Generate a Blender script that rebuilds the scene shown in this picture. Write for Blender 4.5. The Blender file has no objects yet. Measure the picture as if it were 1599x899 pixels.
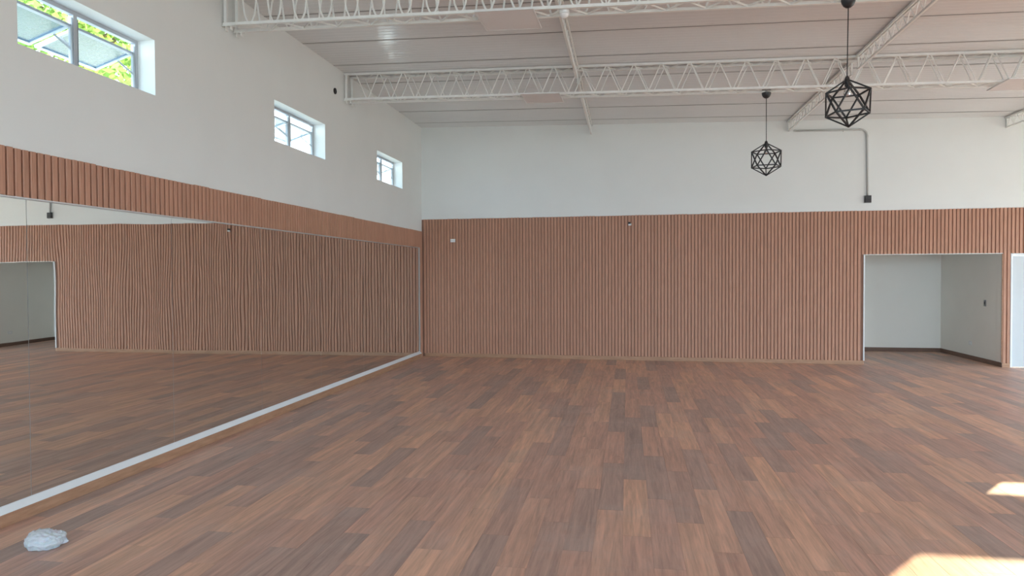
import bpy, math, random
from mathutils import Vector, Matrix, noise
random.seed(7)
scene = bpy.context.scene
C = scene.collection

# ------------------------------------------------------------------ camera
H = 1.65
F_PX, YAW, PITCH, ROLL = 1083.27, -0.1651, -0.0197, -0.0043
cam_d = bpy.data.cameras.new('camera'); cam = bpy.data.objects.new('camera', cam_d); C.objects.link(cam)
cam_d.sensor_fit = 'HORIZONTAL'; cam_d.sensor_width = 36.0
cam_d.lens = 36.0 * F_PX / 1599.0
cam_d.clip_start = 0.05; cam_d.clip_end = 300
fw = Vector((math.sin(YAW)*math.cos(PITCH), math.cos(YAW)*math.cos(PITCH), math.sin(PITCH)))
rt = Vector((math.cos(YAW), -math.sin(YAW), 0)); up = rt.cross(fw)
r2 = rt*math.cos(ROLL) + up*math.sin(ROLL); u2 = -rt*math.sin(ROLL) + up*math.cos(ROLL)
M = Matrix((r2, u2, -fw)).transposed().to_4x4(); M.translation = Vector((0, 0, H))
cam.matrix_world = M
scene.camera = cam

# ------------------------------------------------------------------ light
scene.view_settings.view_transform = 'Standard'
scene.view_settings.look = 'None'
scene.view_settings.gamma = 1.0
scene.view_settings.use_curve_mapping = False
scene.view_settings.exposure = 3.26

world = bpy.data.worlds.new('sky'); scene.world = world; world.use_nodes = True
bg = world.node_tree.nodes['Background']
bg.inputs['Color'].default_value = (0.62, 0.83, 1.0, 1)
bg.inputs['Strength'].default_value = 1.0

SUN_DIR = Vector((-0.62, -0.78, -0.317)).normalized()     # direction the light travels
sun_d = bpy.data.lights.new('sun', 'SUN'); sun = bpy.data.objects.new('sun', sun_d); C.objects.link(sun)
sun_d.energy = 1.7; sun_d.angle = math.radians(0.25); sun_d.color = (1.0, 0.76, 0.47)
sun.rotation_euler = SUN_DIR.to_track_quat('-Z', 'Y').to_euler(); sun.location = (20, 30, 15)

def portal(loc, normal, w, h):
    """sampling aid only: marks an opening through which the sky is seen; gives off no light itself"""
    d = bpy.data.lights.new('opening_portal', 'AREA'); o = bpy.data.objects.new('opening_portal', d); C.objects.link(o)
    d.shape = 'RECTANGLE'; d.size = w; d.size_y = h; d.cycles.is_portal = True
    o.location = loc; o.rotation_euler = Vector(normal).to_track_quat('-Z', 'Z').to_euler()

# ------------------------------------------------------------------ room frame
XL, YB, DEL = -4.08, 13.533, -0.0261
E1 = Vector((math.cos(DEL), math.sin(DEL), 0)); E2 = Vector((-math.sin(DEL), math.cos(DEL), 0))
XR = 10.15; YF = -8.0                 # right wall, wall behind the camera
def B(t, s, z):                       # t along the back wall from the corner, s out into the room
    return Vector((XL, YB, 0)) + E1*t - E2*s + Vector((0, 0, z))
def ceil(x): return 4.613 - 0.0262*(x - XL)

# ------------------------------------------------------------------ helpers
WO = {}
class MB:
    def __init__(self): self.v = []; self.f = []
    def quad(self, *p):
        n = len(self.v); self.v += [Vector(q) for q in p]; self.f.append(tuple(range(n, n+len(p))))
    def hexa(self, p):                # 8 corners: bottom ring 0-3, top ring 4-7
        n = len(self.v); self.v += [Vector(q) for q in p]
        for f in ((3,2,1,0),(4,5,6,7),(0,1,5,4),(1,2,6,5),(2,3,7,6),(3,0,4,7)): self.f.append(tuple(n+i for i in f))
    def box(self, x0, x1, y0, y1, z0, z1):
        self.hexa([(x0,y0,z0),(x1,y0,z0),(x1,y1,z0),(x0,y1,z0),(x0,y0,z1),(x1,y0,z1),(x1,y1,z1),(x0,y1,z1)])
    def bbox(self, t0, t1, s0, s1, z0, z1):       # box in the back wall's frame
        self.hexa([B(t0,s1,z0),B(t1,s1,z0),B(t1,s0,z0),B(t0,s0,z0),B(t0,s1,z1),B(t1,s1,z1),B(t1,s0,z1),B(t0,s0,z1)])
    def bar(self, a, b, w, h, upv=(0,0,1)):
        a = Vector(a); b = Vector(b); d = (b-a).normalized(); s = d.cross(Vector(upv)).normalized(); u = s.cross(d)
        s *= w/2; u *= h/2
        self.hexa([a-s-u, a+s-u, b+s-u, b-s-u, a-s+u, a+s+u, b+s+u, b-s+u])
    def tube(self, path, r, n=8, cap=True, closed=False):
        path = [Vector(p) for p in path]; base = len(self.v); m = len(path); pu = None
        for i, p in enumerate(path):
            d = (path[min(i+1, m-1)] - path[max(i-1, 0)]).normalized()
            ref = pu if pu is not None else (Vector((0,0,1)) if abs(d.z) < .9 else Vector((1,0,0)))
            s = d.cross(ref)
            if s.length < 1e-4: s = d.cross(Vector((0.3,1,0.2)))
            s.normalize(); u = s.cross(d).normalized(); pu = u
            rr = r[i] if isinstance(r, (list, tuple)) else r
            for k in range(n):
                a = 2*math.pi*k/n; self.v.append(p + s*math.cos(a)*rr + u*math.sin(a)*rr)
        for i in range(m-1):
            for k in range(n):
                self.f.append((base+i*n+k, base+i*n+(k+1)%n, base+(i+1)*n+(k+1)%n, base+(i+1)*n+k))
        if cap:
            self.f.append(tuple(base+k for k in range(n))[::-1]); self.f.append(tuple(base+(m-1)*n+k for k in range(n)))
    def lathe(self, c, prof, n=20, axis=(0,0,1)):
        c = Vector(c); q = Vector((0,0,1)).rotation_difference(Vector(axis).normalized()); base = len(self.v)
        for (r, z) in prof:
            for k in range(n):
                a = 2*math.pi*k/n; self.v.append(c + q @ Vector((max(r,1e-4)*math.cos(a), max(r,1e-4)*math.sin(a), z)))
        for i in range(len(prof)-1):
            for k in range(n):
                self.f.append((base+i*n+k, base+i*n+(k+1)%n, base+(i+1)*n+(k+1)%n, base+(i+1)*n+k))
        self.f.append(tuple(base+k for k in range(n))[::-1]); self.f.append(tuple(base+(len(prof)-1)*n+k for k in range(n)))
    def build(self, name, mat, parent=None, smooth=False, origin=None, bevel=0):
        xs = [v.x for v in self.v]; ys = [v.y for v in self.v]; zs = [v.z for v in self.v]
        o0 = Vector(origin) if origin is not None else Vector(((min(xs)+max(xs))/2, (min(ys)+max(ys))/2, min(zs)))
        me = bpy.data.meshes.new(name); me.from_pydata([v-o0 for v in self.v], [], self.f); me.update()
        if smooth:
            for p in me.polygons: p.use_smooth = True
        me.materials.append(mat)
        o = link(name, me, o0, parent)
        if bevel:
            b = o.modifiers.new('bevel', 'BEVEL'); b.width = bevel; b.segments = 2; b.limit_method = 'ANGLE'
        return o
def link(name, data, loc, parent=None, rotz=0):
    o = bpy.data.objects.new(name, data); C.objects.link(o)
    loc = Vector(loc); WO[o.name] = loc
    if parent is not None:
        o.parent = parent; o.location = loc - WO[parent.name]
    else: o.location = loc
    if rotz: o.rotation_euler.z = rotz
    return o
def tag(o, label=None, cat=None, group=None, kind=None):
    if label: o['label'] = label
    if cat: o['category'] = cat
    if group: o['group'] = group
    if kind: o['kind'] = kind
    return o
def thing(name, loc, label, cat, group=None, kind=None):
    return tag(link(name, None, loc), label, cat, group, kind)
def struct(o, label, cat): return tag(o, label, cat, None, 'structure')

def holes_wall(us, vs, holes, P, d0, d1):
    """a slab with rectangular openings. P(u, v, d) -> point; d0 room face, d1 outer face. vs entries may be functions of u"""
    mb = MB()
    U = sorted(set([us[0], us[1]] + [h[0] for h in holes] + [h[1] for h in holes]))
    V = sorted(set([vs[0], vs[1]] + [h[2] for h in holes] + [h[3] for h in holes]))
    def solid(i, j):
        if i < 0 or j < 0 or i >= len(U)-1 or j >= len(V)-1: return False
        u = (U[i]+U[i+1])/2; v = (V[j]+V[j+1])/2
        return not any(h[0] < u < h[1] and h[2] < v < h[3] for h in holes)
    for i in range(len(U)-1):
        for j in range(len(V)-1):
            if not solid(i, j): continue
            a, b, c, d = U[i], U[i+1], V[j], V[j+1]
            mb.quad(P(a,c,d0), P(b,c,d0), P(b,d,d0), P(a,d,d0)); mb.quad(P(a,d,d1), P(b,d,d1), P(b,c,d1), P(a,c,d1))
            if not solid(i-1, j): mb.quad(P(a,c,d0), P(a,d,d0), P(a,d,d1), P(a,c,d1))
            if not solid(i+1, j): mb.quad(P(b,c,d0), P(b,c,d1), P(b,d,d1), P(b,d,d0))
            if not solid(i, j-1): mb.quad(P(a,c,d0), P(a,c,d1), P(b,c,d1), P(b,c,d0))
            if not solid(i, j+1): mb.quad(P(a,d,d0), P(b,d,d0), P(b,d,d1), P(a,d,d1))
    return mb

# ------------------------------------------------------------------ materials
def newmat(name):
    m = bpy.data.materials.new(name); m.use_nodes = True
    return m, m.node_tree, m.node_tree.nodes['Principled BSDF']
def plain(name, col, rough=.5, metal=0, var=0.04, scale=8, bump=0, spec=.5):
    m, nt, p = newmat(name)
    p.inputs['Roughness'].default_value = rough; p.inputs['Metallic'].default_value = metal
    p.inputs['Specular IOR Level'].default_value = spec
    n = nt.nodes.new('ShaderNodeTexNoise'); n.inputs['Scale'].default_value = scale; n.inputs['Detail'].default_value = 4
    g = nt.nodes.new('ShaderNodeNewGeometry'); nt.links.new(g.outputs['Position'], n.inputs['Vector'])
    r = nt.nodes.new('ShaderNodeValToRGB')
    r.color_ramp.elements[0].position = .3; r.color_ramp.elements[1].position = .7
    r.color_ramp.elements[0].color = tuple(c*(1-var) for c in col)+(1,); r.color_ramp.elements[1].color = tuple(min(1, c*(1+var)) for c in col)+(1,)
    nt.links.new(n.outputs['Fac'], r.inputs['Fac']); nt.links.new(r.outputs['Color'], p.inputs['Base Color'])
    if bump:
        b = nt.nodes.new('ShaderNodeBump'); b.inputs['Strength'].default_value = bump; b.inputs['Distance'].default_value = .002
        n2 = nt.nodes.new('ShaderNodeTexNoise'); n2.inputs['Scale'].default_value = 60; nt.links.new(g.outputs['Position'], n2.inputs['Vector'])
        nt.links.new(n2.outputs['Fac'], b.inputs['Height']); nt.links.new(b.outputs['Normal'], p.inputs['Normal'])
    return m
def math_n(nt, op, a, b=None, c=None):
    n = nt.nodes.new('ShaderNodeMath'); n.operation = op
    for i, x in enumerate((a, b, c)):
        if x is None: continue
        if isinstance(x, (int, float)): n.inputs[i].default_value = x
        else: nt.links.new(x, n.inputs[i])
    return n.outputs[0]

M_wall = plain('white_wall_paint', (.83, .83, .80), .75, var=.015, scale=1.5, bump=.05, spec=.25)
M_alc = plain('alcove_wall_paint', (.90, .865, .80), .75, var=.015, scale=1.5, spec=.25)  # beige-white paint, lightened in place of light missing in the side room
M_trim = plain('white_lacquer', (.82, .83, .83), .35, var=.01)
M_alu = plain('brushed_aluminium', (.70, .70, .70), .35, .6, var=.03, scale=20)
M_dalu = plain('dull_aluminium', (.42, .38, .35), .6, 0, var=.03, scale=20)
M_steel = plain('white_painted_steel', (.88, .87, .83), .45, var=.04, scale=12)
M_dsteel = plain('grey_primed_steel', (.28, .28, .28), .5, var=.05, scale=12)
M_black = plain('matt_black_metal', (.018, .018, .02), .45, var=.1, scale=20)
M_cord = plain('black_cord', (.02, .02, .02), .7, var=.1)
M_pvc = plain('grey_conduit_plastic', (.55, .54, .51), .45, var=.04)
M_box = plain('dark_box_plastic', (.035, .03, .03), .5, var=.1)
M_plate = plain('white_plate_plastic', (.80, .79, .77), .35, var=.01)
M_slot = plain('dark_slot', (.05, .05, .05), .6)
M_diff = plain('panel_diffuser', (.88, .85, .83), .5, var=.01)
M_frame = plain('window_aluminium', (.50, .52, .55), .4, .2, var=.02)
M_fframe = plain('grey_window_sash', (.45, .50, .56), .4, .3, var=.02)
M_ground = plain('dry_yard_ground', (.42, .40, .34), .9, var=.15, scale=.6)
M_door = plain('white_door_leaf', (.60, .62, .63), .4, var=.01)
M_bark = plain('tree_bark', (.16, .11, .07), .9, var=.3, scale=10)
M_sub = plain('subfloor_concrete', (.10, .075, .06), .9, var=.1)

def wood(name, a, b, rough, stretch, obj_var=0.0, scale=6):
    m, nt, p = newmat(name)
    g = nt.nodes.new('ShaderNodeNewGeometry'); mp = nt.nodes.new('ShaderNodeMapping'); mp.inputs['Scale'].default_value = stretch
    oi = nt.nodes.new('ShaderNodeObjectInfo')
    ad = nt.nodes.new('ShaderNodeVectorMath'); ad.operation = 'ADD'; nt.links.new(g.outputs['Position'], ad.inputs[0])
    cb = nt.nodes.new('ShaderNodeCombineXYZ')
    for i in range(3): nt.links.new(math_n(nt, 'MULTIPLY', oi.outputs['Random'], 37.0+11*i), cb.inputs[i])
    nt.links.new(cb.outputs[0], ad.inputs[1]); nt.links.new(ad.outputs[0], mp.inputs['Vector'])
    n = nt.nodes.new('ShaderNodeTexNoise'); n.inputs['Scale'].default_value = scale; n.inputs['Detail'].default_value = 5; n.inputs['Roughness'].default_value = .6
    nt.links.new(mp.outputs[0], n.inputs['Vector'])
    r = nt.nodes.new('ShaderNodeValToRGB'); r.color_ramp.elements[0].position = .3; r.color_ramp.elements[1].position = .72
    r.color_ramp.elements[0].color = a+(1,); r.color_ramp.elements[1].color = b+(1,)
    nt.links.new(n.outputs['Fac'], r.inputs['Fac'])
    h = nt.nodes.new('ShaderNodeHueSaturation'); nt.links.new(r.outputs['Color'], h.inputs['Color'])
    nt.links.new(math_n(nt, 'MULTIPLY_ADD', oi.outputs['Random'], 2*obj_var, 1-obj_var), h.inputs['Value'])
    nt.links.new(h.outputs['Color'], p.inputs['Base Color'])
    p.inputs['Roughness'].default_value = rough; p.inputs['Specular IOR Level'].default_value = .35
    return m
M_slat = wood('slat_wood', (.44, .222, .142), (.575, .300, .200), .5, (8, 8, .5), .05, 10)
M_back = wood('slat_backing_wood', (.26, .135, .09), (.33, .175, .12), .6, (8, 8, .5), 0, 10)  # slat wood darkened, putting the shade of the grooves into the colour
M_shade_base = wood('dark_baseboard_wood', (.15, .085, .06), (.22, .13, .095), .5, (1.5, 1.5, 14), 0, 3)  # baseboard wood with the side room's shadow put into its colour
M_base = wood('baseboard_wood', (.36, .19, .11), (.50, .285, .175), .45, (1.5, 1.5, 14), 0, 3)

# floor boards: tone and grain differ from board to board (board index worked out from the position)
PW, PL, PX0, PPH = 0.1765, 1.22, -0.032, 0.381966
def floor_mat():
    m, nt, p = newmat('vinyl_floor_boards')
    g = nt.nodes.new('ShaderNodeNewGeometry'); sp = nt.nodes.new('ShaderNodeSeparateXYZ'); nt.links.new(g.outputs['Position'], sp.inputs[0])
    row = math_n(nt, 'FLOOR', math_n(nt, 'DIVIDE', math_n(nt, 'SUBTRACT', sp.outputs['X'], PX0), PW))
    off = math_n(nt, 'FRACT', math_n(nt, 'MULTIPLY', math_n(nt, 'ADD', row, 200.0), PPH))
    col = math_n(nt, 'FLOOR', math_n(nt, 'ADD', math_n(nt, 'DIVIDE', sp.outputs['Y'], PL), off))
    cb = nt.nodes.new('ShaderNodeCombineXYZ'); nt.links.new(row, cb.inputs[0]); nt.links.new(col, cb.inputs[1])
    wn = nt.nodes.new('ShaderNodeTexWhiteNoise'); wn.noise_dimensions = '2D'; nt.links.new(cb.outputs[0], wn.inputs['Vector'])
    tone = nt.nodes.new('ShaderNodeValToRGB'); e = tone.color_ramp.elements
    e[0].position = 0; e[0].color = (0.431, 0.300, 0.255, 1); e[1].position = 1; e[1].color = (0.725, 0.435, 0.302, 1)
    for pos, c in ((.22, (0.496, 0.325, 0.267, 1)), (.40, (0.583, 0.345, 0.267, 1)), (.75, (0.638, 0.388, 0.287, 1))):
        k = e.new(pos); k.color = c
    nt.links.new(wn.outputs['Value'], tone.inputs['Fac'])
    # grain along Y, shifted per board
    sc = nt.nodes.new('ShaderNodeVectorMath'); sc.operation = 'MULTIPLY'; nt.links.new(g.outputs['Position'], sc.inputs[0]); sc.inputs[1].default_value = (9, .55, 1)
    sh = nt.nodes.new('ShaderNodeVectorMath'); sh.operation = 'MULTIPLY_ADD'; nt.links.new(wn.outputs['Color'], sh.inputs[0]); sh.inputs[1].default_value = (40, 40, 40)
    nt.links.new(sc.outputs[0], sh.inputs[2])
    n = nt.nodes.new('ShaderNodeTexNoise'); n.inputs['Scale'].default_value = 2.2; n.inputs['Detail'].default_value = 6; n.inputs['Roughness'].default_value = .62; n.inputs['Distortion'].default_value = .6
    nt.links.new(sh.outputs[0], n.inputs['Vector'])
    n2 = nt.nodes.new('ShaderNodeTexNoise'); n2.inputs['Scale'].default_value = 9; n2.inputs['Detail'].default_value = 3
    nt.links.new(sh.outputs[0], n2.inputs['Vector'])
    gr = math_n(nt, 'ADD', math_n(nt, 'MULTIPLY', n.outputs['Fac'], .75), math_n(nt, 'MULTIPLY', n2.outputs['Fac'], .25))
    mr = nt.nodes.new('ShaderNodeMapRange'); nt.links.new(gr, mr.inputs['Value'])
    mr.inputs['From Min'].default_value = .3; mr.inputs['From Max'].default_value = .7; mr.inputs['To Min'].default_value = .64; mr.inputs['To Max'].default_value = 1.33
    mul = nt.nodes.new('ShaderNodeVectorMath'); mul.operation = 'SCALE'; nt.links.new(tone.outputs['Color'], mul.inputs[0]); nt.links.new(mr.outputs[0], mul.inputs['Scale'])
    # plaster dust left on the boards
    d1 = nt.nodes.new('ShaderNodeTexNoise'); d1.inputs['Scale'].default_value = 1.6; d1.inputs['Detail'].default_value = 6; d1.inputs['Roughness'].default_value = .7
    nt.links.new(g.outputs['Position'], d1.inputs['Vector'])
    dr = nt.nodes.new('ShaderNodeMapRange'); nt.links.new(d1.outputs['Fac'], dr.inputs['Value'])
    dr.inputs['From Min'].default_value = .48; dr.inputs['From Max'].default_value = .75; dr.inputs['To Max'].default_value = .28
    mx = nt.nodes.new('ShaderNodeMix'); mx.data_type = 'RGBA'; nt.links.new(dr.outputs[0], mx.inputs['Factor'])
    nt.links.new(mul.outputs[0], mx.inputs[6]); mx.inputs[7].default_value = (.58, .52, .49, 1)
    nt.links.new(mx.outputs[2], p.inputs['Base Color'])
    rr = nt.nodes.new('ShaderNodeMapRange'); nt.links.new(gr, rr.inputs['Value']); rr.inputs['To Min'].default_value = .36; rr.inputs['To Max'].default_value = .52
    nt.links.new(rr.outputs[0], p.inputs['Roughness']); p.inputs['Specular IOR Level'].default_value = .45
    b = nt.nodes.new('ShaderNodeBump'); b.inputs['Strength'].default_value = .12; b.inputs['Distance'].default_value = .002
    nt.links.new(gr, b.inputs['Height']); nt.links.new(b.outputs['Normal'], p.inputs['Normal'])
    return m
M_floor = floor_mat()

M_joint = plain('grey_joint_strip', (.36, .35, .34), .6)
M_seam = plain('dark_roof_underlay', (.10, .10, .10), .8)
M_ceil = plain('white_ribbed_roof_sheet', (.82, .815, .805), .15, var=.02, scale=1.2)
def mirror_mat():
    m, nt, p = newmat('mirror_silvering'); p.inputs['Metallic'].default_value = 1; p.inputs['Roughness'].default_value = .01
    g = nt.nodes.new('ShaderNodeNewGeometry'); n = nt.nodes.new('ShaderNodeTexNoise'); n.inputs['Scale'].default_value = 1.2; nt.links.new(g.outputs['Position'], n.inputs['Vector'])
    r = nt.nodes.new('ShaderNodeValToRGB'); r.color_ramp.elements[0].color = (.82, .84, .82, 1); r.color_ramp.elements[1].color = (.88, .90, .88, 1)
    nt.links.new(n.outputs['Fac'], r.inputs['Fac']); nt.links.new(r.outputs['Color'], p.inputs['Base Color'])
    return m
M_mirror = mirror_mat()
def frosted():
    m, nt, p = newmat('textured_window_glass')
    p.inputs['Base Color'].default_value = (.72, .90, 1, 1); p.inputs['Roughness'].default_value = .45; p.inputs['Transmission Weight'].default_value = .9; p.inputs['IOR'].default_value = 1.1
    g = nt.nodes.new('ShaderNodeNewGeometry'); n = nt.nodes.new('ShaderNodeTexNoise'); n.inputs['Scale'].default_value = 60; n.inputs['Detail'].default_value = 3; nt.links.new(g.outputs['Position'], n.inputs['Vector'])
    b = nt.nodes.new('ShaderNodeBump'); b.inputs['Strength'].default_value = .4; b.inputs['Distance'].default_value = .004
    nt.links.new(n.outputs['Fac'], b.inputs['Height']); nt.links.new(b.outputs['Normal'], p.inputs['Normal'])
    r = nt.nodes.new('ShaderNodeValToRGB'); r.color_ramp.elements[0].color = (.055, .108, .150, 1); r.color_ramp.elements[1].color = (.088, .160, .215, 1)
    nt.links.new(n.outputs['Fac'], r.inputs['Fac']); nt.links.new(r.outputs['Color'], p.inputs['Base Color'])
    return m
M_frost = frosted()
def clear_glass(name, col=(1,1,1)):
    m, nt, p = newmat(name); p.inputs['Base Color'].default_value = col+(1,); p.inputs['Roughness'].default_value = .02; p.inputs['Transmission Weight'].default_value = 1; p.inputs['IOR'].default_value = 1.45
    return m
M_bulb = clear_glass('bulb_glass', (.92, .95, 1))
def bag_mat():
    m, nt, p = newmat('white_thin_plastic'); p.inputs['Base Color'].default_value = (.60, .64, .68, 1); p.inputs['Roughness'].default_value = .35
    g = nt.nodes.new('ShaderNodeNewGeometry'); n = nt.nodes.new('ShaderNodeTexNoise'); n.inputs['Scale'].default_value = 28; n.inputs['Detail'].default_value = 4; n.inputs['Distortion'].default_value = 1.5
    nt.links.new(g.outputs['Position'], n.inputs['Vector']); b = nt.nodes.new('ShaderNodeBump'); b.inputs['Strength'].default_value = .5; b.inputs['Distance'].default_value = .02
    nt.links.new(n.outputs['Fac'], b.inputs['Height']); nt.links.new(b.outputs['Normal'], p.inputs['Normal'])
    p.inputs['Subsurface Weight'].default_value = .3; p.inputs['Subsurface Scale'].default_value = .02
    return m
M_bag = bag_mat()
def leaf_mat():
    m, nt, p = newmat('tree_leaves')
    g = nt.nodes.new('ShaderNodeNewGeometry'); n = nt.nodes.new('ShaderNodeTexNoise'); n.inputs['Scale'].default_value = 1.3; n.inputs['Detail'].default_value = 5; nt.links.new(g.outputs['Position'], n.inputs['Vector'])
    r = nt.nodes.new('ShaderNodeValToRGB'); e = r.color_ramp.elements; e[0].position = .35; e[0].color = (.14, .26, .05, 1); e[1].position = .65; e[1].color = (.50, .60, .15, 1)
    nt.links.new(n.outputs['Fac'], r.inputs['Fac']); nt.links.new(r.outputs['Color'], p.inputs['Base Color']); p.inputs['Roughness'].default_value = .6
    t = nt.nodes.new('ShaderNodeBsdfTranslucent'); nt.links.new(r.outputs['Color'], t.inputs['Color'])
    mx = nt.nodes.new('ShaderNodeMixShader'); mx.inputs[0].default_value = .45; out = nt.nodes['Material Output']
    nt.links.new(p.outputs[0], mx.inputs[1]); nt.links.new(t.outputs[0], mx.inputs[2]); nt.links.new(mx.outputs[0], out.inputs['Surface'])
    return m
M_leaf = leaf_mat()

# ------------------------------------------------------------------ structure: walls
WLX = XL - .022                        # face of the left wall (slats and mirror stand proud of it)
WIN = [(0.70, 2.10), (4.147, 5.546), (7.643, 9.032), (11.04, 12.35)]  # first window is out of view, added for light at the row's spacing
SILL, HEAD = 3.238, 3.722
SW = .022                              # back slats stand this far in front of the back wall
T_END = (XR - XL)/E1.x
OP0, OP1, OPZ = 8.262, 10.503, 1.972   # opening to the side room
DO0, DO1, DOZ = 10.622, 11.52, 1.965   # white door
PW0, PW1 = 12.74, 14.03                # two unseen back wall windows, added to cast the sun patches
mb = holes_wall((YF, YB+.25), (-.05, 4.75), [(a, b, SILL, HEAD) for a, b in WIN], lambda u, v, d: Vector((WLX-d, u, v)), 0, .215)
wall_left = struct(mb.build('wall_left', M_wall), 'white left wall with high windows above the mirrors', 'wall')
mb = holes_wall((-.3, T_END+.25), (-.05, 4.66), [(OP0, OP1, -.05, OPZ), (DO0, DO1, -.05, DOZ), (PW0, PW1, 2.946, 3.165), (PW0+.06, PW1, 3.60, 4.12)],
                lambda u, v, d: B(u, -SW-d, v), 0, .2)
wall_back = struct(mb.build('wall_back', M_wall), 'white far wall with wood slats on its lower half', 'wall')
RD0, RD1, RDZ = 5.5, 11.8, 2.9        # wide doorway of the right wall
mb = holes_wall((YF, YB), (-.05, 4.6), [(RD0, RD1, -.05, RDZ)], lambda u, v, d: Vector((XR+d, u, v)), 0, .2)
struct(mb.build('wall_right', M_wall), 'white right wall with a wide doorway', 'wall')
FD0, FD1, FDZ = -3.2, 9.4, 4.0          # unseen opening behind the camera, added and sized to light the far wall
mb = holes_wall((XL-.3, XR+.2), (-.05, 4.7), [(FD0, FD1, -.05, FDZ)], lambda u, v, d: Vector((u, YF-d, v)), 0, .2)
struct(mb.build('wall_front', M_wall), 'white wall behind the viewer with a wide doorway', 'wall')
portal((XR+.1, (RD0+RD1)/2, RDZ/2), (-1,0,0), RD1-RD0, RDZ)
portal(((FD0+FD1)/2, YF-.1, FDZ/2), (0,1,0), FD1-FD0, FDZ)
for a, b in WIN: portal((WLX-.2, (a+b)/2, (SILL+HEAD)/2), (1,0,0), b-a, HEAD-SILL)

# side room behind the opening
AX0, AX1, AY, AZ = 3.95, 6.415, 15.66, 2.55
def abox(name, label, cat, *a, mat=M_alc):
    m = MB(); m.box(*a); return struct(m.build(name, mat), label, cat)
yb = lambda x: YB + (x-XL)*math.tan(DEL) + .19
abox('wall_alcove_back', 'white back wall of the small side room', 'wall', AX0-.1, AX1+.1, AY, AY+.1, -.05, AZ+.1)
m = MB(); m.box(AX1, AX1+.1, yb(AX1)+.002, AY, -.05, AZ+.1); m.box(AX1, AX1+.0035, yb(AX1)-.165, yb(AX1)+.01, -.05, OPZ-.002)
struct(m.build('wall_alcove_right', M_alc), 'white right wall of the small side room', 'wall')
m = MB(); m.hexa([(AX0-.1,yb(AX0),-.05),(AX0,yb(AX0),-.05),(AX0,AY,-.05),(AX0-.1,AY,-.05),(AX0-.1,yb(AX0),AZ+.1),(AX0,yb(AX0),AZ+.1),(AX0,AY,AZ+.1),(AX0-.1,AY,AZ+.1)])
struct(m.build('wall_alcove_left', M_alc), 'white left wall of the small side room', 'wall')
abox('ceiling_alcove', 'white ceiling of the small side room', 'ceiling', AX0, AX1, yb(AX0), AY, AZ, AZ+.1)
m = MB(); m.box(AX0, AX1, AY-.015, AY, 0, .08); struct(m.build('baseboard_alcove_back', M_shade_base), 'brown wood baseboard on the side room back wall', 'baseboard')
m = MB(); m.box(AX1-.015, AX1, yb(AX1)-.2, AY-.016, 0, .08); struct(m.build('baseboard_alcove_right', M_shade_base), 'brown wood baseboard on the side room right wall', 'baseboard')

# yard outside
m = MB(); m.box(-70, 70, -60, 90, -.30, -.12); struct(m.build('ground', M_ground), 'dry pale yard around the building', 'ground')

# ------------------------------------------------------------------ floor with single boards
m = MB(); m.box(XL-.02, XR, YF, AY, -.12, -.012)
floor = struct(m.build('floor', M_sub), 'brown wood-look board floor with greyish and tan boards', 'floor')
def in_view(x, y):
    d = Vector((x, y, 0)) - Vector((0, 0, H)); z = d.dot(fw)
    if z < .5: return None
    px = 799.5 + F_PX*d.dot(r2)/z; py = 449.5 - F_PX*d.dot(u2)/z
    return z if (-30 < px < 1630 and py < 930) else None
def plank_shape(w, l):
    g, c, h = .0003, .0006, .012
    a, b = w-g, l-g
    return ([(g,g,-h),(a,g,-h),(a,b,-h),(g,b,-h),(g,g,-c),(a,g,-c),(a,b,-c),(g,b,-c),(g+c,g+c,0),(a-c,g+c,0),(a-c,b-c,0),(g+c,b-c,0)],
            [(0,1,5,4),(1,2,6,5),(2,3,7,6),(3,0,4,7),(4,5,9,8),(5,6,10,9),(6,7,11,10),(7,4,8,11),(8,9,10,11)])
planks = []
r0 = math.floor((XL-.01-PX0)/PW); r1 = math.ceil((XR-PX0)/PW)
for row in range(r0, r1):
    x0 = max(PX0 + row*PW, XL-.015); x1 = min(PX0 + (row+1)*PW, XR)
    if x1-x0 < .01: continue
    off = ((row+200)*PPH) % 1.0
    k0 = math.floor(YF/PL + off); k1 = math.ceil(AY/PL + off)
    ylim = AY if (x0 > AX0-.1 and x1 < AX1+.1) else YB + (x0-XL)*math.tan(DEL) + .02
    for k in range(k0, k1+1):
        y0 = max((k-off)*PL, YF); y1 = min((k+1-off)*PL, ylim)
        if y1-y0 < .02: continue
        zs = [in_view(x, y) for x in (x0, x1) for y in (y0, (y0+y1)/2, y1)]
        zs = [z for z in zs if z]
        planks.append((min(zs) if zs else 999, x0, x1, y0, y1))
planks.sort()
std = {}
rest = MB()
for i, (z, x0, x1, y0, y1) in enumerate(planks):
    w, l = round(x1-x0, 4), round(y1-y0, 4)
    if i < 298:
        if (w, l) not in std:
            me = bpy.data.meshes.new('floor_board'); v, f = plank_shape(w, l); me.from_pydata(v, [], f); me.materials.append(M_floor); std[(w, l)] = me
        link('floor_board', std[(w, l)], (x0, y0, 0), floor)
    else:
        v, f = plank_shape(w, l); n = len(rest.v)
        rest.v += [Vector((x0+a, y0+b, c)) for a, b, c in v]; rest.f += [tuple(n+q for q in ff) for ff in f]
tag(rest.build('far_floor_boards', M_floor, floor), kind='stuff')

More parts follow.
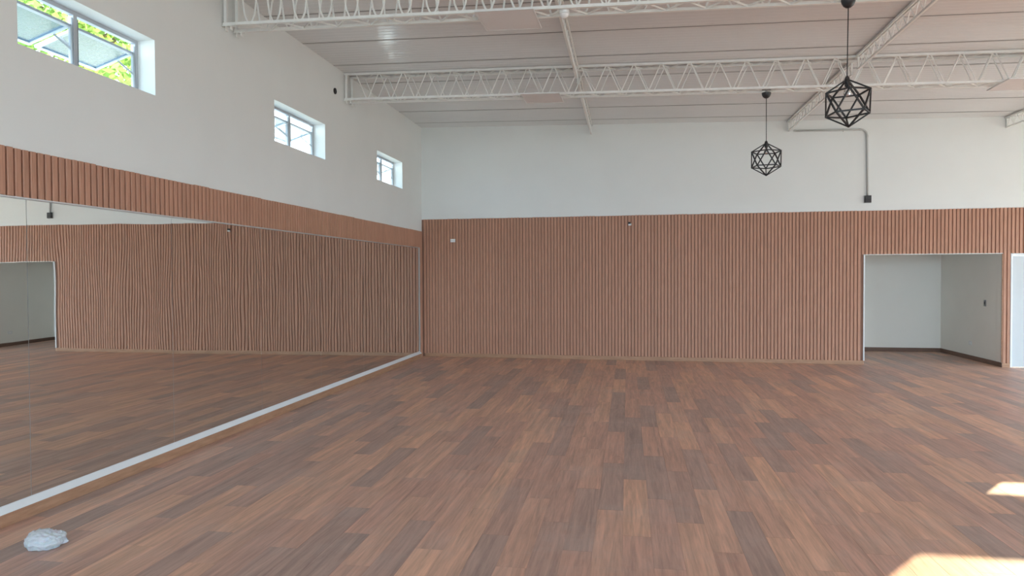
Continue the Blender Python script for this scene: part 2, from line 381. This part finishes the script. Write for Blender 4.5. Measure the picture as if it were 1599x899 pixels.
# ------------------------------------------------------------------ ceiling of ribbed sheets
def strip(s0, s1):
    m = MB(); prof = [(s0+.004, .03), (s0+.004, .006), (s0+.009, 0)]
    k = s0 + .095
    while k < s1 - .05:
        prof += [(k-.008, 0), (k-.003, .0018), (k+.003, .0018), (k+.008, 0)]; k += .095
    prof += [(s1-.009, 0), (s1-.004, .006), (s1-.004, .03)]
    for i in range(len(prof)-1):
        (sa, ha), (sb, hb) = prof[i], prof[i+1]
        q = []
        for s, h, e in ((sa, ha, 0), (sa, ha, 1), (sb, hb, 1), (sb, hb, 0)):
            base = B(0, s, 0); X = XR+.1 if e else XL-.1
            t = (X - base.x)/E1.x; p = B(t, s, 0); q.append((p.x, p.y, ceil(p.x)+h))
        m.quad(*q)
    return m
m = MB()
for s0, s1 in ((-.3, 22.2),):
    P = []
    for s, X in ((s0, XL-.3), (s0, XR+.25), (s1, XR+.25), (s1, XL-.3)):
        b0 = B(0, s, 0); t = (X-b0.x)/E1.x; p = B(t, s, 0); P.append(p)
    m.hexa([(p.x, p.y, ceil(p.x)+.031) for p in P] + [(p.x, p.y, ceil(p.x)+.10) for p in P])
ceiling = struct(m.build('ceiling', M_seam), 'glossy off-white ribbed metal roof lining sloping down to the right', 'ceiling')
seams = [-.15] + [.40+.95*k for k in range(23)]
for a, b in zip(seams[:-1], seams[1:]): strip(a, b).build('ceiling_sheet', M_ceil, ceiling)
for a in seams[1:-1]:
    P = []
    for s, X in ((a-.012, XL-.02), (a-.012, XR), (a+.012, XR), (a+.012, XL-.02)):
        b0 = B(0, s, 0); P.append(B((X-b0.x)/E1.x, s, 0))
    m = MB(); m.hexa([(p.x, p.y, ceil(p.x)-.004) for p in P] + [(p.x, p.y, ceil(p.x)-.0005) for p in P]); m.build('joint_strip', M_joint, ceiling)

# ------------------------------------------------------------------ wood slats
PIT, SLW = .0617, .0470
def slat_mesh(h, axis):
    w, d, c = SLW, SW, .004
    prof = [(-w/2, 0), (w/2, 0), (w/2, d-c), (w/2-c, d), (-w/2+c, d), (-w/2, d-c)]
    v = []
    for z in (0, h):
        for a, b in prof: v.append((a, -b, z) if axis == 'B' else (b, a, z))
    n = len(prof)
    f = [tuple(range(n))[::-1], tuple(range(n, 2*n))] + [(i, (i+1) % n, n+(i+1) % n, n+i) for i in range(n)]
    if axis == 'L': f = [x[::-1] for x in f]
    me = bpy.data.meshes.new('slat'); me.from_pydata(v, [], f); me.materials.append(M_slat); return me
ZS0, ZS1 = .070, 2.763
meshes = {}
def slat(t, z0, z1, jz):
    key = round(z1-z0, 3)
    if key not in meshes: meshes[key] = slat_mesh(key, 'B')
    link('slat', meshes[key], B(t, -SW, z0+jz), wall_back, DEL)
k = 0; t = 7.973 - 129*PIT + PIT/2
jz = 0
while t < T_END - .03:
    if k % 4 == 0: jz = random.uniform(-.003, .003)
    c0, c1 = t-SLW/2, t+SLW/2
    if c0 > .01:
        if c1 <= OP0+.005 or (c0 >= OP1-.01 and c1 <= DO0+.01) or c0 >= DO1: slat(t, ZS0, ZS1, jz)
        elif c0 > OP1-.03 and c1 < DO0+.03: slat(t, ZS0, ZS1, jz)
        elif c1 < OP1+.02: slat(t, OPZ+.012, ZS1, jz)
        else: slat(t, DOZ+.012, ZS1, jz)
    t += PIT; k += 1
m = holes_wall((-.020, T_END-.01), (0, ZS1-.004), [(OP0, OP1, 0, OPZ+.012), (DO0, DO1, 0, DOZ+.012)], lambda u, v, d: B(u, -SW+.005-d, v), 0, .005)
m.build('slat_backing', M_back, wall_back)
MIR_END = 13.30
ml = slat_mesh(2.518-2.192, 'L'); mlf = slat_mesh(2.514, 'L'); y = 3.96 + PIT/2 - 66*PIT
k = 0
while y < YB - .015:
    if k % 4 == 0: jz = random.uniform(-.003, .003)
    if y < MIR_END + .035: link('slat', ml, (WLX, y, 2.192+jz), wall_left)
    else: link('slat', mlf, (WLX, y, .004+jz), wall_left)
    y += PIT; k += 1
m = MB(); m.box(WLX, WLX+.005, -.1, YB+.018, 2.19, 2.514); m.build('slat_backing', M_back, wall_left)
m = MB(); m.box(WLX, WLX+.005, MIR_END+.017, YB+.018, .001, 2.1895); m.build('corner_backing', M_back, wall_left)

# trims and baseboards
m = MB(); m.bbox(.04, OP0+.006, -SW, .012, 0, .072); m.bbox(OP1-.006, DO0-.004, -SW, .014, 0, .072)
struct(m.build('baseboard_back', M_base, bevel=.003), 'brown wood baseboard along the far slat wall', 'baseboard')
m = MB(); m.bbox(DO1+.05, T_END, -SW, .012, 0, .072)
struct(m.build('baseboard_back_end', M_base, bevel=.003), 'brown wood baseboard beyond the white door', 'baseboard')
MIRZ0, MIRZ1 = .128, 2.178
m = MB(); m.box(WLX, XL+.037, 0, MIR_END+.016, 0, .084)
struct(m.build('baseboard_left', M_base, bevel=.002), 'brown wood baseboard under the white mirror ledge', 'baseboard')
m = MB()
for a, b in ((0, MIR_END+.012),):
    m.hexa([(WLX,a,.085),(XL+.036,a,.085),(XL+.036,b,.085),(WLX,b,.085),(WLX,a,.128),(XL-.004,a,.128),(XL-.004,b,.128),(WLX,b,.128)])
struct(m.build('trim_1', M_trim), 'white bevelled ledge along the foot of the mirrors', 'ledge')
m = MB(); m.box(WLX, XL+.006, 0, MIR_END+.014, MIRZ1+.001, MIRZ1+.013)
struct(m.build('trim_2', M_alu), 'thin aluminium channel along the top of the mirrors', 'trim')
m = MB(); m.box(WLX, XL+.008, MIR_END+.001, MIR_END+.013, .129, MIRZ1)
struct(m.build('trim_3', M_dalu), 'thin aluminium upright at the far end of the mirrors', 'trim')
m = MB(); m.bbox(OP0-.002, OP0+.018, -SW-.20, .006, .073, OPZ); struct(m.build('trim_4', M_trim), 'white corner strip on the left edge of the room opening', 'trim')
m = MB(); m.bbox(OP0+.018, OP1, -SW-.20, -.004, OPZ-.001, OPZ+.009); struct(m.build('trim_5', M_wall), 'thin white strip across the top of the room opening', 'trim')
m = MB(); m.bbox(OP1-.012, OP1, -SW, .000, .073, OPZ-.002); struct(m.build('trim_6', M_base), 'narrow wood strip on the right edge of the room opening', 'trim')

# ------------------------------------------------------------------ white door
d = thing('door_1', B((DO0+DO1)/2, 0, 0), 'white flush door with white frame at the right end of the slat wall', 'door', kind='structure')
m = MB(); m.bbox(DO0, DO0+.03, -.14, .006, 0, DOZ); m.bbox(DO1-.03, DO1, -.14, .006, 0, DOZ); m.bbox(DO0+.03, DO1-.03, -.14, .006, DOZ-.03, DOZ+.01)
m.build('door_frame', M_trim, d, bevel=.002)
m = MB(); m.bbox(DO0+.033, DO1-.033, -.055, -.015, .008, DOZ-.033); leaf = m.build('door_leaf', M_door, d, bevel=.002)
m = MB(); hp = B(DO1-.10, -.015, 1.0); m.lathe(hp, [(.025, 0), (.025, .008), (.009, .010), (.009, .045)], 14, axis=tuple(-E2))
m.tube([hp - E2*.045, hp - E2*.045 - E1*.12], .008, 10); m.build('door_handle', M_alu, leaf, smooth=False)

# ------------------------------------------------------------------ windows of the left wall
XF = -4.268                            # room face of the window frames
def left_window(idx, y0, y1, label, open_deg):
    w = thing('window_%d' % idx, (XF, (y0+y1)/2, SILL), label, 'window', kind='structure')
    xo = XF-.045; fwid = .032; ym = (y0+y1)/2 - .008
    m = MB()
    m.box(xo, XF, y0, y0+fwid, SILL, HEAD); m.box(xo, XF, y1-fwid, y1, SILL, HEAD)
    m.box(xo, XF, y0+fwid, y1-fwid, HEAD-fwid, HEAD); m.box(xo, XF, y0+fwid, y1-fwid, SILL, SILL+fwid)
    m.build('window_frame', M_frame, w, bevel=.002)
    m = MB(); m.box(xo, XF+.004, ym-.019, ym+.019, SILL+fwid, HEAD-fwid); m.build('mullion', M_frame, w, bevel=.002)
    for a, b in ((y0+fwid+.006, ym-.025), (ym+.025, y1-fwid-.006)):
        # the sash hangs from a pivot line and is pushed out at the bottom
        L = HEAD-SILL-2*fwid-.02; zh = 3.605; xh = XF-.012
        an = math.radians(open_deg); dirv = Vector((-math.sin(an), 0, -math.cos(an))); nrm = Vector((math.cos(an), 0, -math.sin(an)))
        def S(u, v, n): return Vector((xh, 0, zh)) + dirv*v + nrm*n + Vector((0, u, 0))
        def sbox(mb, u0, u1, v0, v1, n0, n1):
            mb.hexa([S(u0,v0,n0),S(u1,v0,n0),S(u1,v1,n0),S(u0,v1,n0),S(u0,v0,n1),S(u1,v0,n1),S(u1,v1,n1),S(u0,v1,n1)])
        fwd = .030
        m = MB(); sbox(m,a,a+fwd,0,L,-.012,.012); sbox(m,b-fwd,b,0,L,-.012,.012); sbox(m,a+fwd,b-fwd,0,fwd,-.012,.012); sbox(m,a+fwd,b-fwd,L-fwd,L,-.012,.012)
        sash = m.build('sash', M_fframe, w, bevel=.0015)
        m = MB(); sbox(m,a+fwd-.004,b-fwd+.004,fwd-.004,L-fwd+.004,-.003,.003); m.build('pane', M_frost, sash)
        for u in (a+.004, b-.004):
            m = MB(); p0 = S(u, .17, -.002); p1 = Vector((xh+.006, u, zh-.19))
            m.bar(p0, p1, .014, .004, upv=(0,1,0)); m.bar(Vector((xh+.006, u, zh-.30)), Vector((xh+.006, u, zh+.06)), .016, .005, upv=(0,1,0)); m.build('stay_arm', M_dsteel, sash)
WL = ['high window nearest the viewer on the left wall, above the slats', 'high two-sash window of the left wall with leaves outside',
      'middle high two-sash window of the left wall with white sky outside', 'small-looking high window of the left wall next to the far corner']
for i, (a, b) in enumerate(WIN): left_window(i+1, a, b, WL[i], 72)
# simple frames in the two unseen back wall windows added for the sun patches
for i, (a, b, z0, z1) in enumerate(((PW0, PW1, 2.946, 3.165), (PW0+.06, PW1, 3.60, 4.12))):
    w = thing('window_%d' % (5+i), B((a+b)/2, -SW-.2, z0), ['low slot window', 'tall window'][i] + ' high on the far wall beyond the white door', 'window', kind='structure')
    f = .012; m = MB(); s0, s1 = -SW-.235, -SW-.202
    m.bbox(a-.03, a, s0, s1, z0-.03, z1+.03); m.bbox(b, b+.03, s0, s1, z0-.03, z1+.03); m.bbox(a, b, s0, s1, z1, z1+.03); m.bbox(a, b, s0, s1, z0-.03, z0)
    m.build('window_frame', M_frame, w)

# ------------------------------------------------------------------ mirrors
seamsY = [2.635, 4.175, 5.715, 7.260, 8.800, 10.340, 11.870, MIR_END]
ML = ['large wall mirror nearest the viewer, cut by the left picture edge', 'large wall mirror reflecting the corner of the side room opening, second from the viewer',
      'large wall mirror, third from the viewer, below the slat band', 'large wall mirror, fourth from the viewer, in the middle of the row',
      'large wall mirror, third from the far corner', 'large wall mirror, second from the far corner', 'large wall mirror at the far corner beside the aluminium upright']
for i in range(7):
    a, b = seamsY[i]+.002, seamsY[i+1]-.002
    ny, nz = 36, 48; v = []; f = []
    for jz_ in range(nz+1):
        for jy in range(ny+1):
            y = a+(b-a)*jy/ny; z = MIRZ0+.002+(MIRZ1-MIRZ0-.003)*jz_/nz
            wv = noise.noise(Vector((y*2.0+i*7.3, z*1.3, i*3.1)))*.00055 + noise.noise(Vector((y*5.5, z*2.6+i, 9.2)))*.00012
            v.append(Vector((XL-.0065+wv, y, z)))
    for jz_ in range(nz):
        for jy in range(ny):
            n = jz_*(ny+1)+jy; f.append((n, n+1, n+ny+2, n+ny+1))
    mb = MB(); mb.v = v; mb.f = f
    root = thing('wall_mirror', (XL-.01, (a+b)/2, MIRZ0), ML[i], 'mirror', 'wall mirrors along the left wall')
    mb.build('mirror_glass', M_mirror, root, smooth=True)
    mb = MB(); mb.box(WLX, XL-.011, a-.0015, b+.0015, MIRZ0, MIRZ1); mb.build('backing_board', M_trim, root)

# ------------------------------------------------------------------ roof trusses
def truss(y_left, period, rounded, label, tmax):
    base = Vector((XL-.015, y_left, 0))
    def T(t, s, h):                    # s: to the far side; h: below the ceiling
        p = base + E1*t + E2*s; return Vector((p.x, p.y, ceil(p.x)-h))
    D, Wd, ht, hb = .385, .20, .022, .385
    root = thing('roof_truss', T(0, Wd/2, hb), label, 'truss', 'white lattice roof trusses')
    for s in (0, Wd):
        for h in (ht, hb):
            m = MB(); m.bar(T(0, s, h), T(tmax, s, h), .026, .030); m.bar(T(0, s, h+.013), T(tmax, s, h+.013), .034, .004); m.build('chord', M_steel, root)
    R_ = .0100 if rounded else .0085
    for q, s in enumerate((0, Wd)):
        path = []; t = .16 + .05*q; n = int((tmax-t)/period)
        for k in range(n):
            t0 = t + k*period
            if rounded:
                for j in range(10):
                    ph = j/10; c = math.cos(2*math.pi*ph); h = (hb+ht)/2 - (hb-ht)/2*(abs(c)**.55)*(1 if c > 0 else -1)
                    path.append(T(t0+ph*period, s, h))
            else:
                for dt, h in ((0, ht), (.06, ht), (.5, hb), (.56, hb)): path.append(T(t0+dt*period, s, h))
        m = MB(); m.tube(path, R_, 6); m.build('side_lacing', M_steel, root, smooth=False)
    for nm, h, ph in (('top_lacing', ht, .1), ('bottom_lacing', hb, .25)):
        path = []; t = ph
        k = 0
        while t < tmax-.1:
            path.append(T(t, 0 if k % 2 == 0 else Wd, h)); t += .1825; k += 1
        m = MB(); m.tube(path, R_, 6); m.build(nm, M_steel, root)
    for s in (0, Wd):
        m = MB(); m.bar(T(.03, s, ht+.015), T(.03, s, hb-.015), .03, .03, upv=(0,1,0)); m.build('end_post', M_steel, root)
    for s in (0, Wd):
        m = MB(); p = T(.02, s, hb+.016); m.box(XL-.02, XL+.11, p.y-.022, p.y+.022, p.z-.008, p.z); m.box(XL+.02, XL+.028, p.y-.02, p.y+.02, p.z-.055, p.z-.007); m.box(XL+.07, XL+.078, p.y-.02, p.y+.02, p.z-.045, p.z-.007)
        m.build('wall_bracket', M_steel, root)
    return T
TM = 14.15
T1 = truss(6.60, .277, True, 'white lattice roof truss nearest the viewer, at the top edge of the picture', TM)
T2 = truss(9.70, .365, False, 'white lattice roof truss farther back, in front of the far wall', TM)

# lattice joists between the trusses
def joist(x_at, y0, y1, label):
    def J(y, h): return Vector((x_at(y), y, ceil(x_at(y))-h))
    root = thing('lattice_joist', J((y0+y1)/2, .2), label, 'joist', 'white lattice joists between the trusses')
    for dx in (-.018, .018):
        m = MB(); o = Vector((dx, 0, 0)); m.bar(J(y0, .022)+o, J(y1, .022)+o, .022, .026); m.build('top_chord', M_steel, root)
    m = MB(); m.bar(J(y0, .185), J(y1, .185), .026, .022); m.build('bottom_chord', M_steel, root)
    path = []; y = y0+.04; k = 0
    while y < y1-.02: path.append(J(y, .034 if k % 2 else .176)); y += .105; k += 1
    m = MB(); m.tube(path, .0065, 6); m.build('lacing', M_steel, root)
    for y in (y0+.012, y1-.012):
        m = MB(); m.bar(J(y, .036), J(y, .175), .022, .02, upv=(0,1,0)); m.build('end_post', M_steel, root)
JX = [(-.690, 'left'), (2.90, 'right'), (6.46, 'far right')]
for x, nm in JX:
    yw = YB + (x-XL)*math.tan(DEL) + SW; ya = T1(x-XL, .2, 0).y+.022; yb2 = T2(x-XL, 0, 0).y-.022; yc = T2(x-XL, .2, 0).y+.022
    fx = lambda y, x=x: x
    joist(fx, yc, yw-.001, 'short white lattice joist running to the far wall, %s of the three' % {'left': 'leftmost', 'right': 'middle', 'far right': 'rightmost'}[nm])
    if nm != 'far right':
        joist(fx, ya, yb2, 'white lattice joist between the two trusses, %s' % {'left': 'beside the white dome', 'right': 'behind the nearer black pendant'}[nm])
    if nm == 'left':
        joist(fx, 4.2, T1(x-XL, 0, 0).y-.022, 'white lattice joist in front of the nearer truss, at the top edge of the picture')

# ------------------------------------------------------------------ LED panels under the trusses
def led_panel(cx, cy, z, w, l, label):
    root = thing('ceiling_light', (cx, cy, z), label, 'light', 'square ceiling light panels')
    rot = Matrix.Rotation(DEL, 3, 'Z'); c = Vector((cx, cy, z)); sl = -.0262
    def L(x, y, h): p = rot @ Vector((x, y, 0)); return c + Vector((p.x, p.y, h + sl*p.x))
    def lb(m, x0, x1, y0, y1, h0, h1): m.hexa([L(x0,y0,h0),L(x1,y0,h0),L(x1,y1,h0),L(x0,y1,h0),L(x0,y0,h1),L(x1,y0,h1),L(x1,y1,h1),L(x0,y1,h1)])
    e = .016; m = MB(); lb(m,-w/2,-w/2+e,-l/2,l/2,0,.016); lb(m,w/2-e,w/2,-l/2,l/2,0,.016); lb(m,-w/2+e,w/2-e,-l/2,-l/2+e,0,.016); lb(m,-w/2+e,w/2-e,l/2-e,l/2,0,.016)
    m.build('frame', M_plate, root)
    m = MB(); lb(m,-w/2+e,w/2-e,-l/2+e,l/2-e,.002,.014); m.build('diffuser', M_diff, root)
    for x in (-.03, .15):
        m = MB(); lb(m, x-.05, x+.05, -l/2+.03, -l/2+.13, .016, .030); m.build('driver_box', M_plate, root, bevel=.006)
led_panel(-1.135, 6.70, 4.115, .565, .53, 'square light panel under the nearer truss, left of the white dome')
led_panel(-1.180, 9.745, 4.120, .545, .53, 'small-looking square light panel under the farther truss, left of the middle')
led_panel(4.80, 9.50, 3.955, .56, .56, 'square light panel under the farther truss, cut by the right picture edge')

# white dome devices under the nearer truss
def dome(x, h, label):
    p = T1(x-XL, .06, .40); p.z -= h
    root = thing('ceiling_dome', p, label, 'camera', 'white dome devices on the nearer truss')
    m = MB(); m.lathe(p, [(.046, .040), (.046, .018), (.050, .016), (.050, .008), (.044, .006)], 20); m.build('housing', M_plate, root, smooth=False)
    m = MB(); m.lathe(p, [(.002, -.032), (.020, -.028), (.034, -.016), (.042, 0), (.043, .008)], 20); m.build('dome_cover', M_diff, root, smooth=True)
    m = MB(); m.bar(p+Vector((0,0,.04)), p+Vector((0,0,.075)), .05, .03, upv=(0,1,0)); m.build('mount', M_dsteel, root)
dome(-.57, .035, 'small white dome under the nearer truss, above the left joist')
dome(2.66, .02, 'small white dome at the top picture edge where the right joist meets the truss')

# ------------------------------------------------------------------ pendants
PHI = (1+5**.5)/2
def pendant(x, y, ztop, zbot, zcan, spin, tilt, label):
    root = thing('pendant_lamp', (x, y, zbot), label, 'lamp', 'black geometric pendant lamps')
    c = Vector((x, y, (ztop+zbot)/2)); Rr = (ztop-zbot)/2
    vs = [Vector((0, 0, Rr)), Vector((0, 0, -Rr))]
    for k in range(5):
        a = 2*math.pi*k/5+spin; vs.append(Vector((math.cos(a)*.8944*Rr, math.sin(a)*.8944*Rr, .4472*Rr)))
    for k in range(5):
        a = 2*math.pi*(k+.5)/5+spin; vs.append(Vector((math.cos(a)*.8944*Rr, math.sin(a)*.8944*Rr, -.4472*Rr)))
    q = Matrix.Rotation(tilt, 3, 'Y'); vs = [q @ v for v in vs]
    el = min((vs[0]-v).length for v in vs[2:])
    m = MB(); m.bar((0,0,-el/2), (0,0,el/2), .013, .013, upv=(0,1,0))
    me = bpy.data.meshes.new('strut'); me.from_pydata([tuple(v) for v in m.v], [], m.f); me.materials.append(M_black)
    for i in range(12):
        for j in range(i+1, 12):
            if abs((vs[i]-vs[j]).length - el) < el*.05:
                o = link('strut', me, c + (vs[i]+vs[j])/2, root); o.rotation_mode = 'QUATERNION'
                o.rotation_quaternion = (vs[j]-vs[i]).to_track_quat('Z', 'Y')
    top = c + vs[0]
    m = MB(); m.lathe(top, [(.006, .030), (.013, .022), (.020, .010), (.022, -.006), (.021, -.060), (.015, -.064)], 16); hold = m.build('lamp_holder', M_black, root)
    m = MB(); m.lathe(top-Vector((0,0,.064)), [(.012, 0), (.014, -.010), (.028, -.045), (.030, -.058), (.024, -.076), (.004, -.086)], 16); m.build('bulb', M_bulb, hold, smooth=True)
    m = MB(); m.tube([top+Vector((0,0,.028)), Vector((x, y, zcan-.05))], .0045, 8); m.build('cord', M_cord, root)
    m = MB(); m.lathe((x, y, zcan), [(.004, -.062), (.022, -.058), (.042, -.042), (.055, -.018), (.060, .006), (.060, .012), (.01, .013)], 20); m.build('canopy', M_black, root, smooth=True)
    m = MB(); m.bar((x-.055, y, zcan+.055), (x+.055, y, zcan+.055), .04, .012); m.bar((x, y, zcan+.012), (x, y, zcan+.05), .02, .02, upv=(0,1,0)); m.build('hanger', M_dsteel, root)
pendant(1.914, 6.54, 3.352, 2.935, 4.035, math.radians(-101), math.radians(-2), 'black geometric wire pendant lamp, the larger-looking one nearer the viewer')
pendant(1.813, 9.65, 3.374, 2.943, 4.02, math.radians(-90-9.5), 0, 'black geometric wire pendant lamp, the smaller-looking one farther back')

# ------------------------------------------------------------------ fittings on the walls
# conduit with dark box on the far wall
cs = -SW + .022
root = thing('conduit', B(8.32, -SW, 3.03), 'grey conduit pipe bending down the far wall to a dark box', 'pipe')
path = [B(7.085, cs, 4.236), B(8.18, cs, 4.212)]
for k in range(1, 9):
    a = math.pi/2*k/8; path.append(B(8.20+.105*math.sin(a), cs, 4.211-.105*(1-math.cos(a))))
path += [B(8.322, cs, 3.02)]
m = MB(); m.tube(path, .0165, 12); m.build('pipe', M_pvc, root, smooth=True)
for (a, b) in ((B(7.07, cs, 4.236), B(7.11, cs, 4.235)), (B(7.89, cs, 4.218), B(7.92, cs, 4.2175)), (B(8.17, cs, 4.2125), B(8.205, cs, 4.2115)), (B(8.306, cs, 4.11), B(8.307, cs, 4.07))):
    m = MB(); m.tube([a, b], .0205, 12); m.build('coupling', M_pvc, root)
m = MB(); m.bar(B(7.905, cs, 4.24), B(7.905, cs, 4.185), .02, .006, upv=tuple(E2)); m.build('clamp', M_pvc, root)
root = thing('wall_box', B(8.322, -SW, 2.905), 'small dark box on the far wall at the end of the conduit', 'box')
m = MB(); m.bbox(8.268, 8.376, -SW+.008, -SW+.055, 2.905, 3.03); m.build('housing', M_box, root, bevel=.005)
m = MB(); m.bbox(8.258, 8.386, -SW, -SW+.008, 2.897, 3.036); m.build('back_plate', M_pvc, root)
m = MB(); m.bbox(8.276, 8.368, -SW+.055, -SW+.060, 2.915, 2.965); m.build('front_flap', M_box, root)
m = MB(); m.bbox(8.282, 8.362, -SW+.055, -SW+.058, 2.972, 3.02); m.build('lens', M_slot, root)
# socket plate on the slats
root = thing('wall_socket', B(.634, 0, 2.296), 'white socket plate on the far slat wall near the corner', 'socket')
m = MB(); m.bbox(.584, .683, 0, .009, 2.296, 2.362); pl = m.build('plate', M_plate, root, bevel=.002)
m = MB(); m.bbox(.600, .650, .009, .012, 2.312, 2.346); m.build('module', M_diff, root)
for t in (.612, .625, .638):
    m = MB(); m.tube([B(t, .012, 2.329), B(t, .0125, 2.329)], .0035, 8); m.build('pin_hole', M_slot, root)
# small sensor on the slats
root = thing('wall_sensor', B(4.12, 0, 2.57), 'tiny black and white sensor near the top of the far slat wall', 'sensor')
m = MB(); m.bbox(4.095, 4.140, 0, .025, 2.568, 2.600); m.build('base', M_plate, root, bevel=.004)
m = MB(); m.bbox(4.098, 4.136, 0, .045, 2.600, 2.634); m.build('eye_housing', M_black, root, bevel=.006)
m = MB(); m.bbox(4.140, 4.156, 0, .012, 2.572, 2.61); m.build('side_clip', M_pvc, root)
# round vent on the left wall
root = thing('round_vent', (WLX, 9.365, 4.222), 'round black pipe opening on the left wall beside the farther truss', 'vent')
m = MB(); m.lathe((WLX, 9.365, 4.263), [(.043, .0), (.043, .012), (.036, .014), (.036, .003)], 24, axis=(1,0,0)); m.build('ring', M_black, root)
m = MB(); m.lathe((WLX+.001, 9.365, 4.263), [(.035, 0), (.035, .004)], 24, axis=(1,0,0)); m.build('grille', M_slot, root)  # black disc standing in for the darkness inside the open pipe
# switch and socket in the side room
root = thing('light_switch', (AX1, 13.848, 1.03), 'dark grey light switch on the side room wall', 'switch')
m = MB(); m.box(AX1-.010, AX1, 13.81, 13.886, 1.032, 1.148); m.build('plate', M_dsteel, root, bevel=.002)
m = MB(); m.box(AX1-.014, AX1-.010, 13.832, 13.864, 1.062, 1.118); m.build('rocker', M_black, root)
root = thing('wall_socket', (AX1, 14.384, .28), 'white socket low on the side room wall', 'socket')
m = MB(); m.box(AX1-.009, AX1, 14.33, 14.44, .28, .35); m.build('plate', M_plate, root, bevel=.002)
m = MB(); m.box(AX1-.012, AX1-.009, 14.36, 14.41, .295, .335); m.build('module', M_diff, root)

# ------------------------------------------------------------------ crumpled plastic bag on the floor
import bmesh
bm = bmesh.new(); bmesh.ops.create_icosphere(bm, subdivisions=5, radius=1)
for v in bm.verts:
    n = v.co.normalized(); p = n*1.0
    r = 1 + .20*noise.noise(p*1.6+Vector((3.1, 0, 1))) + .13*(1-abs(noise.noise(p*3.1+Vector((0, 5.2, 0))))*2) + .07*(1-abs(noise.noise(p*6.5+Vector((8, 1, 4))))*2) + .03*noise.noise(p*13)
    # a pinched corner of the bag on the right
    k = max(0, n.dot(Vector((.93, .25, -.25)).normalized())-.955)/.045
    r += .20*k
    q = n*r
    x, y, z = q.x*.100, q.y*.080, q.z*.056
    z = z + .040
    if z < .004: z = .002 + .002*abs(noise.noise(p*9))
    v.co = Vector((x, y, z))
me = bpy.data.meshes.new('plastic_bag'); bm.to_mesh(me); bm.free(); me.materials.append(M_bag)
for p in me.polygons: p.use_smooth = True
bag = link('plastic_bag', me, (-3.512, 3.675, 0), None, math.radians(14))
tag(bag, 'crumpled white plastic bag lying on the floor beside the mirror baseboard', 'bag')

# ------------------------------------------------------------------ trees outside the left windows
def tree(x, y, hgt, rad, n, label):
    root = thing('tree', (x, y, -.12), label, 'tree', 'leafy trees outside the left wall')
    c = Vector((x, y, hgt)); m = MB()
    m.tube([(x, y, -.12), (x+.1, y-.1, hgt*.3), (x-.05, y+.1, hgt*.6), (x, y, hgt)], [.16, .13, .10, .05], 8)
    for k in range(7):
        a = k*2.4; d = Vector((math.cos(a), math.sin(a), .5)); m.tube([c+Vector((0,0,-.9+.15*k)), c+d*rad*.45+Vector((0,0,-.5+.15*k)), c+d*rad*.85+Vector((0,0,-.3+.15*k))], [.05, .03, .01], 6)
    m.build('trunk', M_bark, root)
    m = MB()
    for k in range(n):
        d = Vector((random.gauss(0,1), random.gauss(0,1), random.gauss(0,1))).normalized()
        r = rad*(random.random()**.45)*(1+.25*noise.noise(d*2.2))
        p = c + Vector((d.x*r, d.y*r, d.z*r*.85))
        a = Vector((random.gauss(0,1), random.gauss(0,1), random.gauss(0,.6))).normalized(); b = a.cross(Vector((random.gauss(0,1), random.gauss(0,1), random.gauss(0,1)))).normalized()
        l = random.uniform(.07, .13); w = l*.45
        m.quad(p-a*l, p+b*w, p+a*l, p-b*w)
    tag(m.build('foliage', M_leaf, root), kind='stuff')
tree(-10.6, 12.2, 6.6, 2.9, 9000, 'leafy green tree outside the nearest visible window')
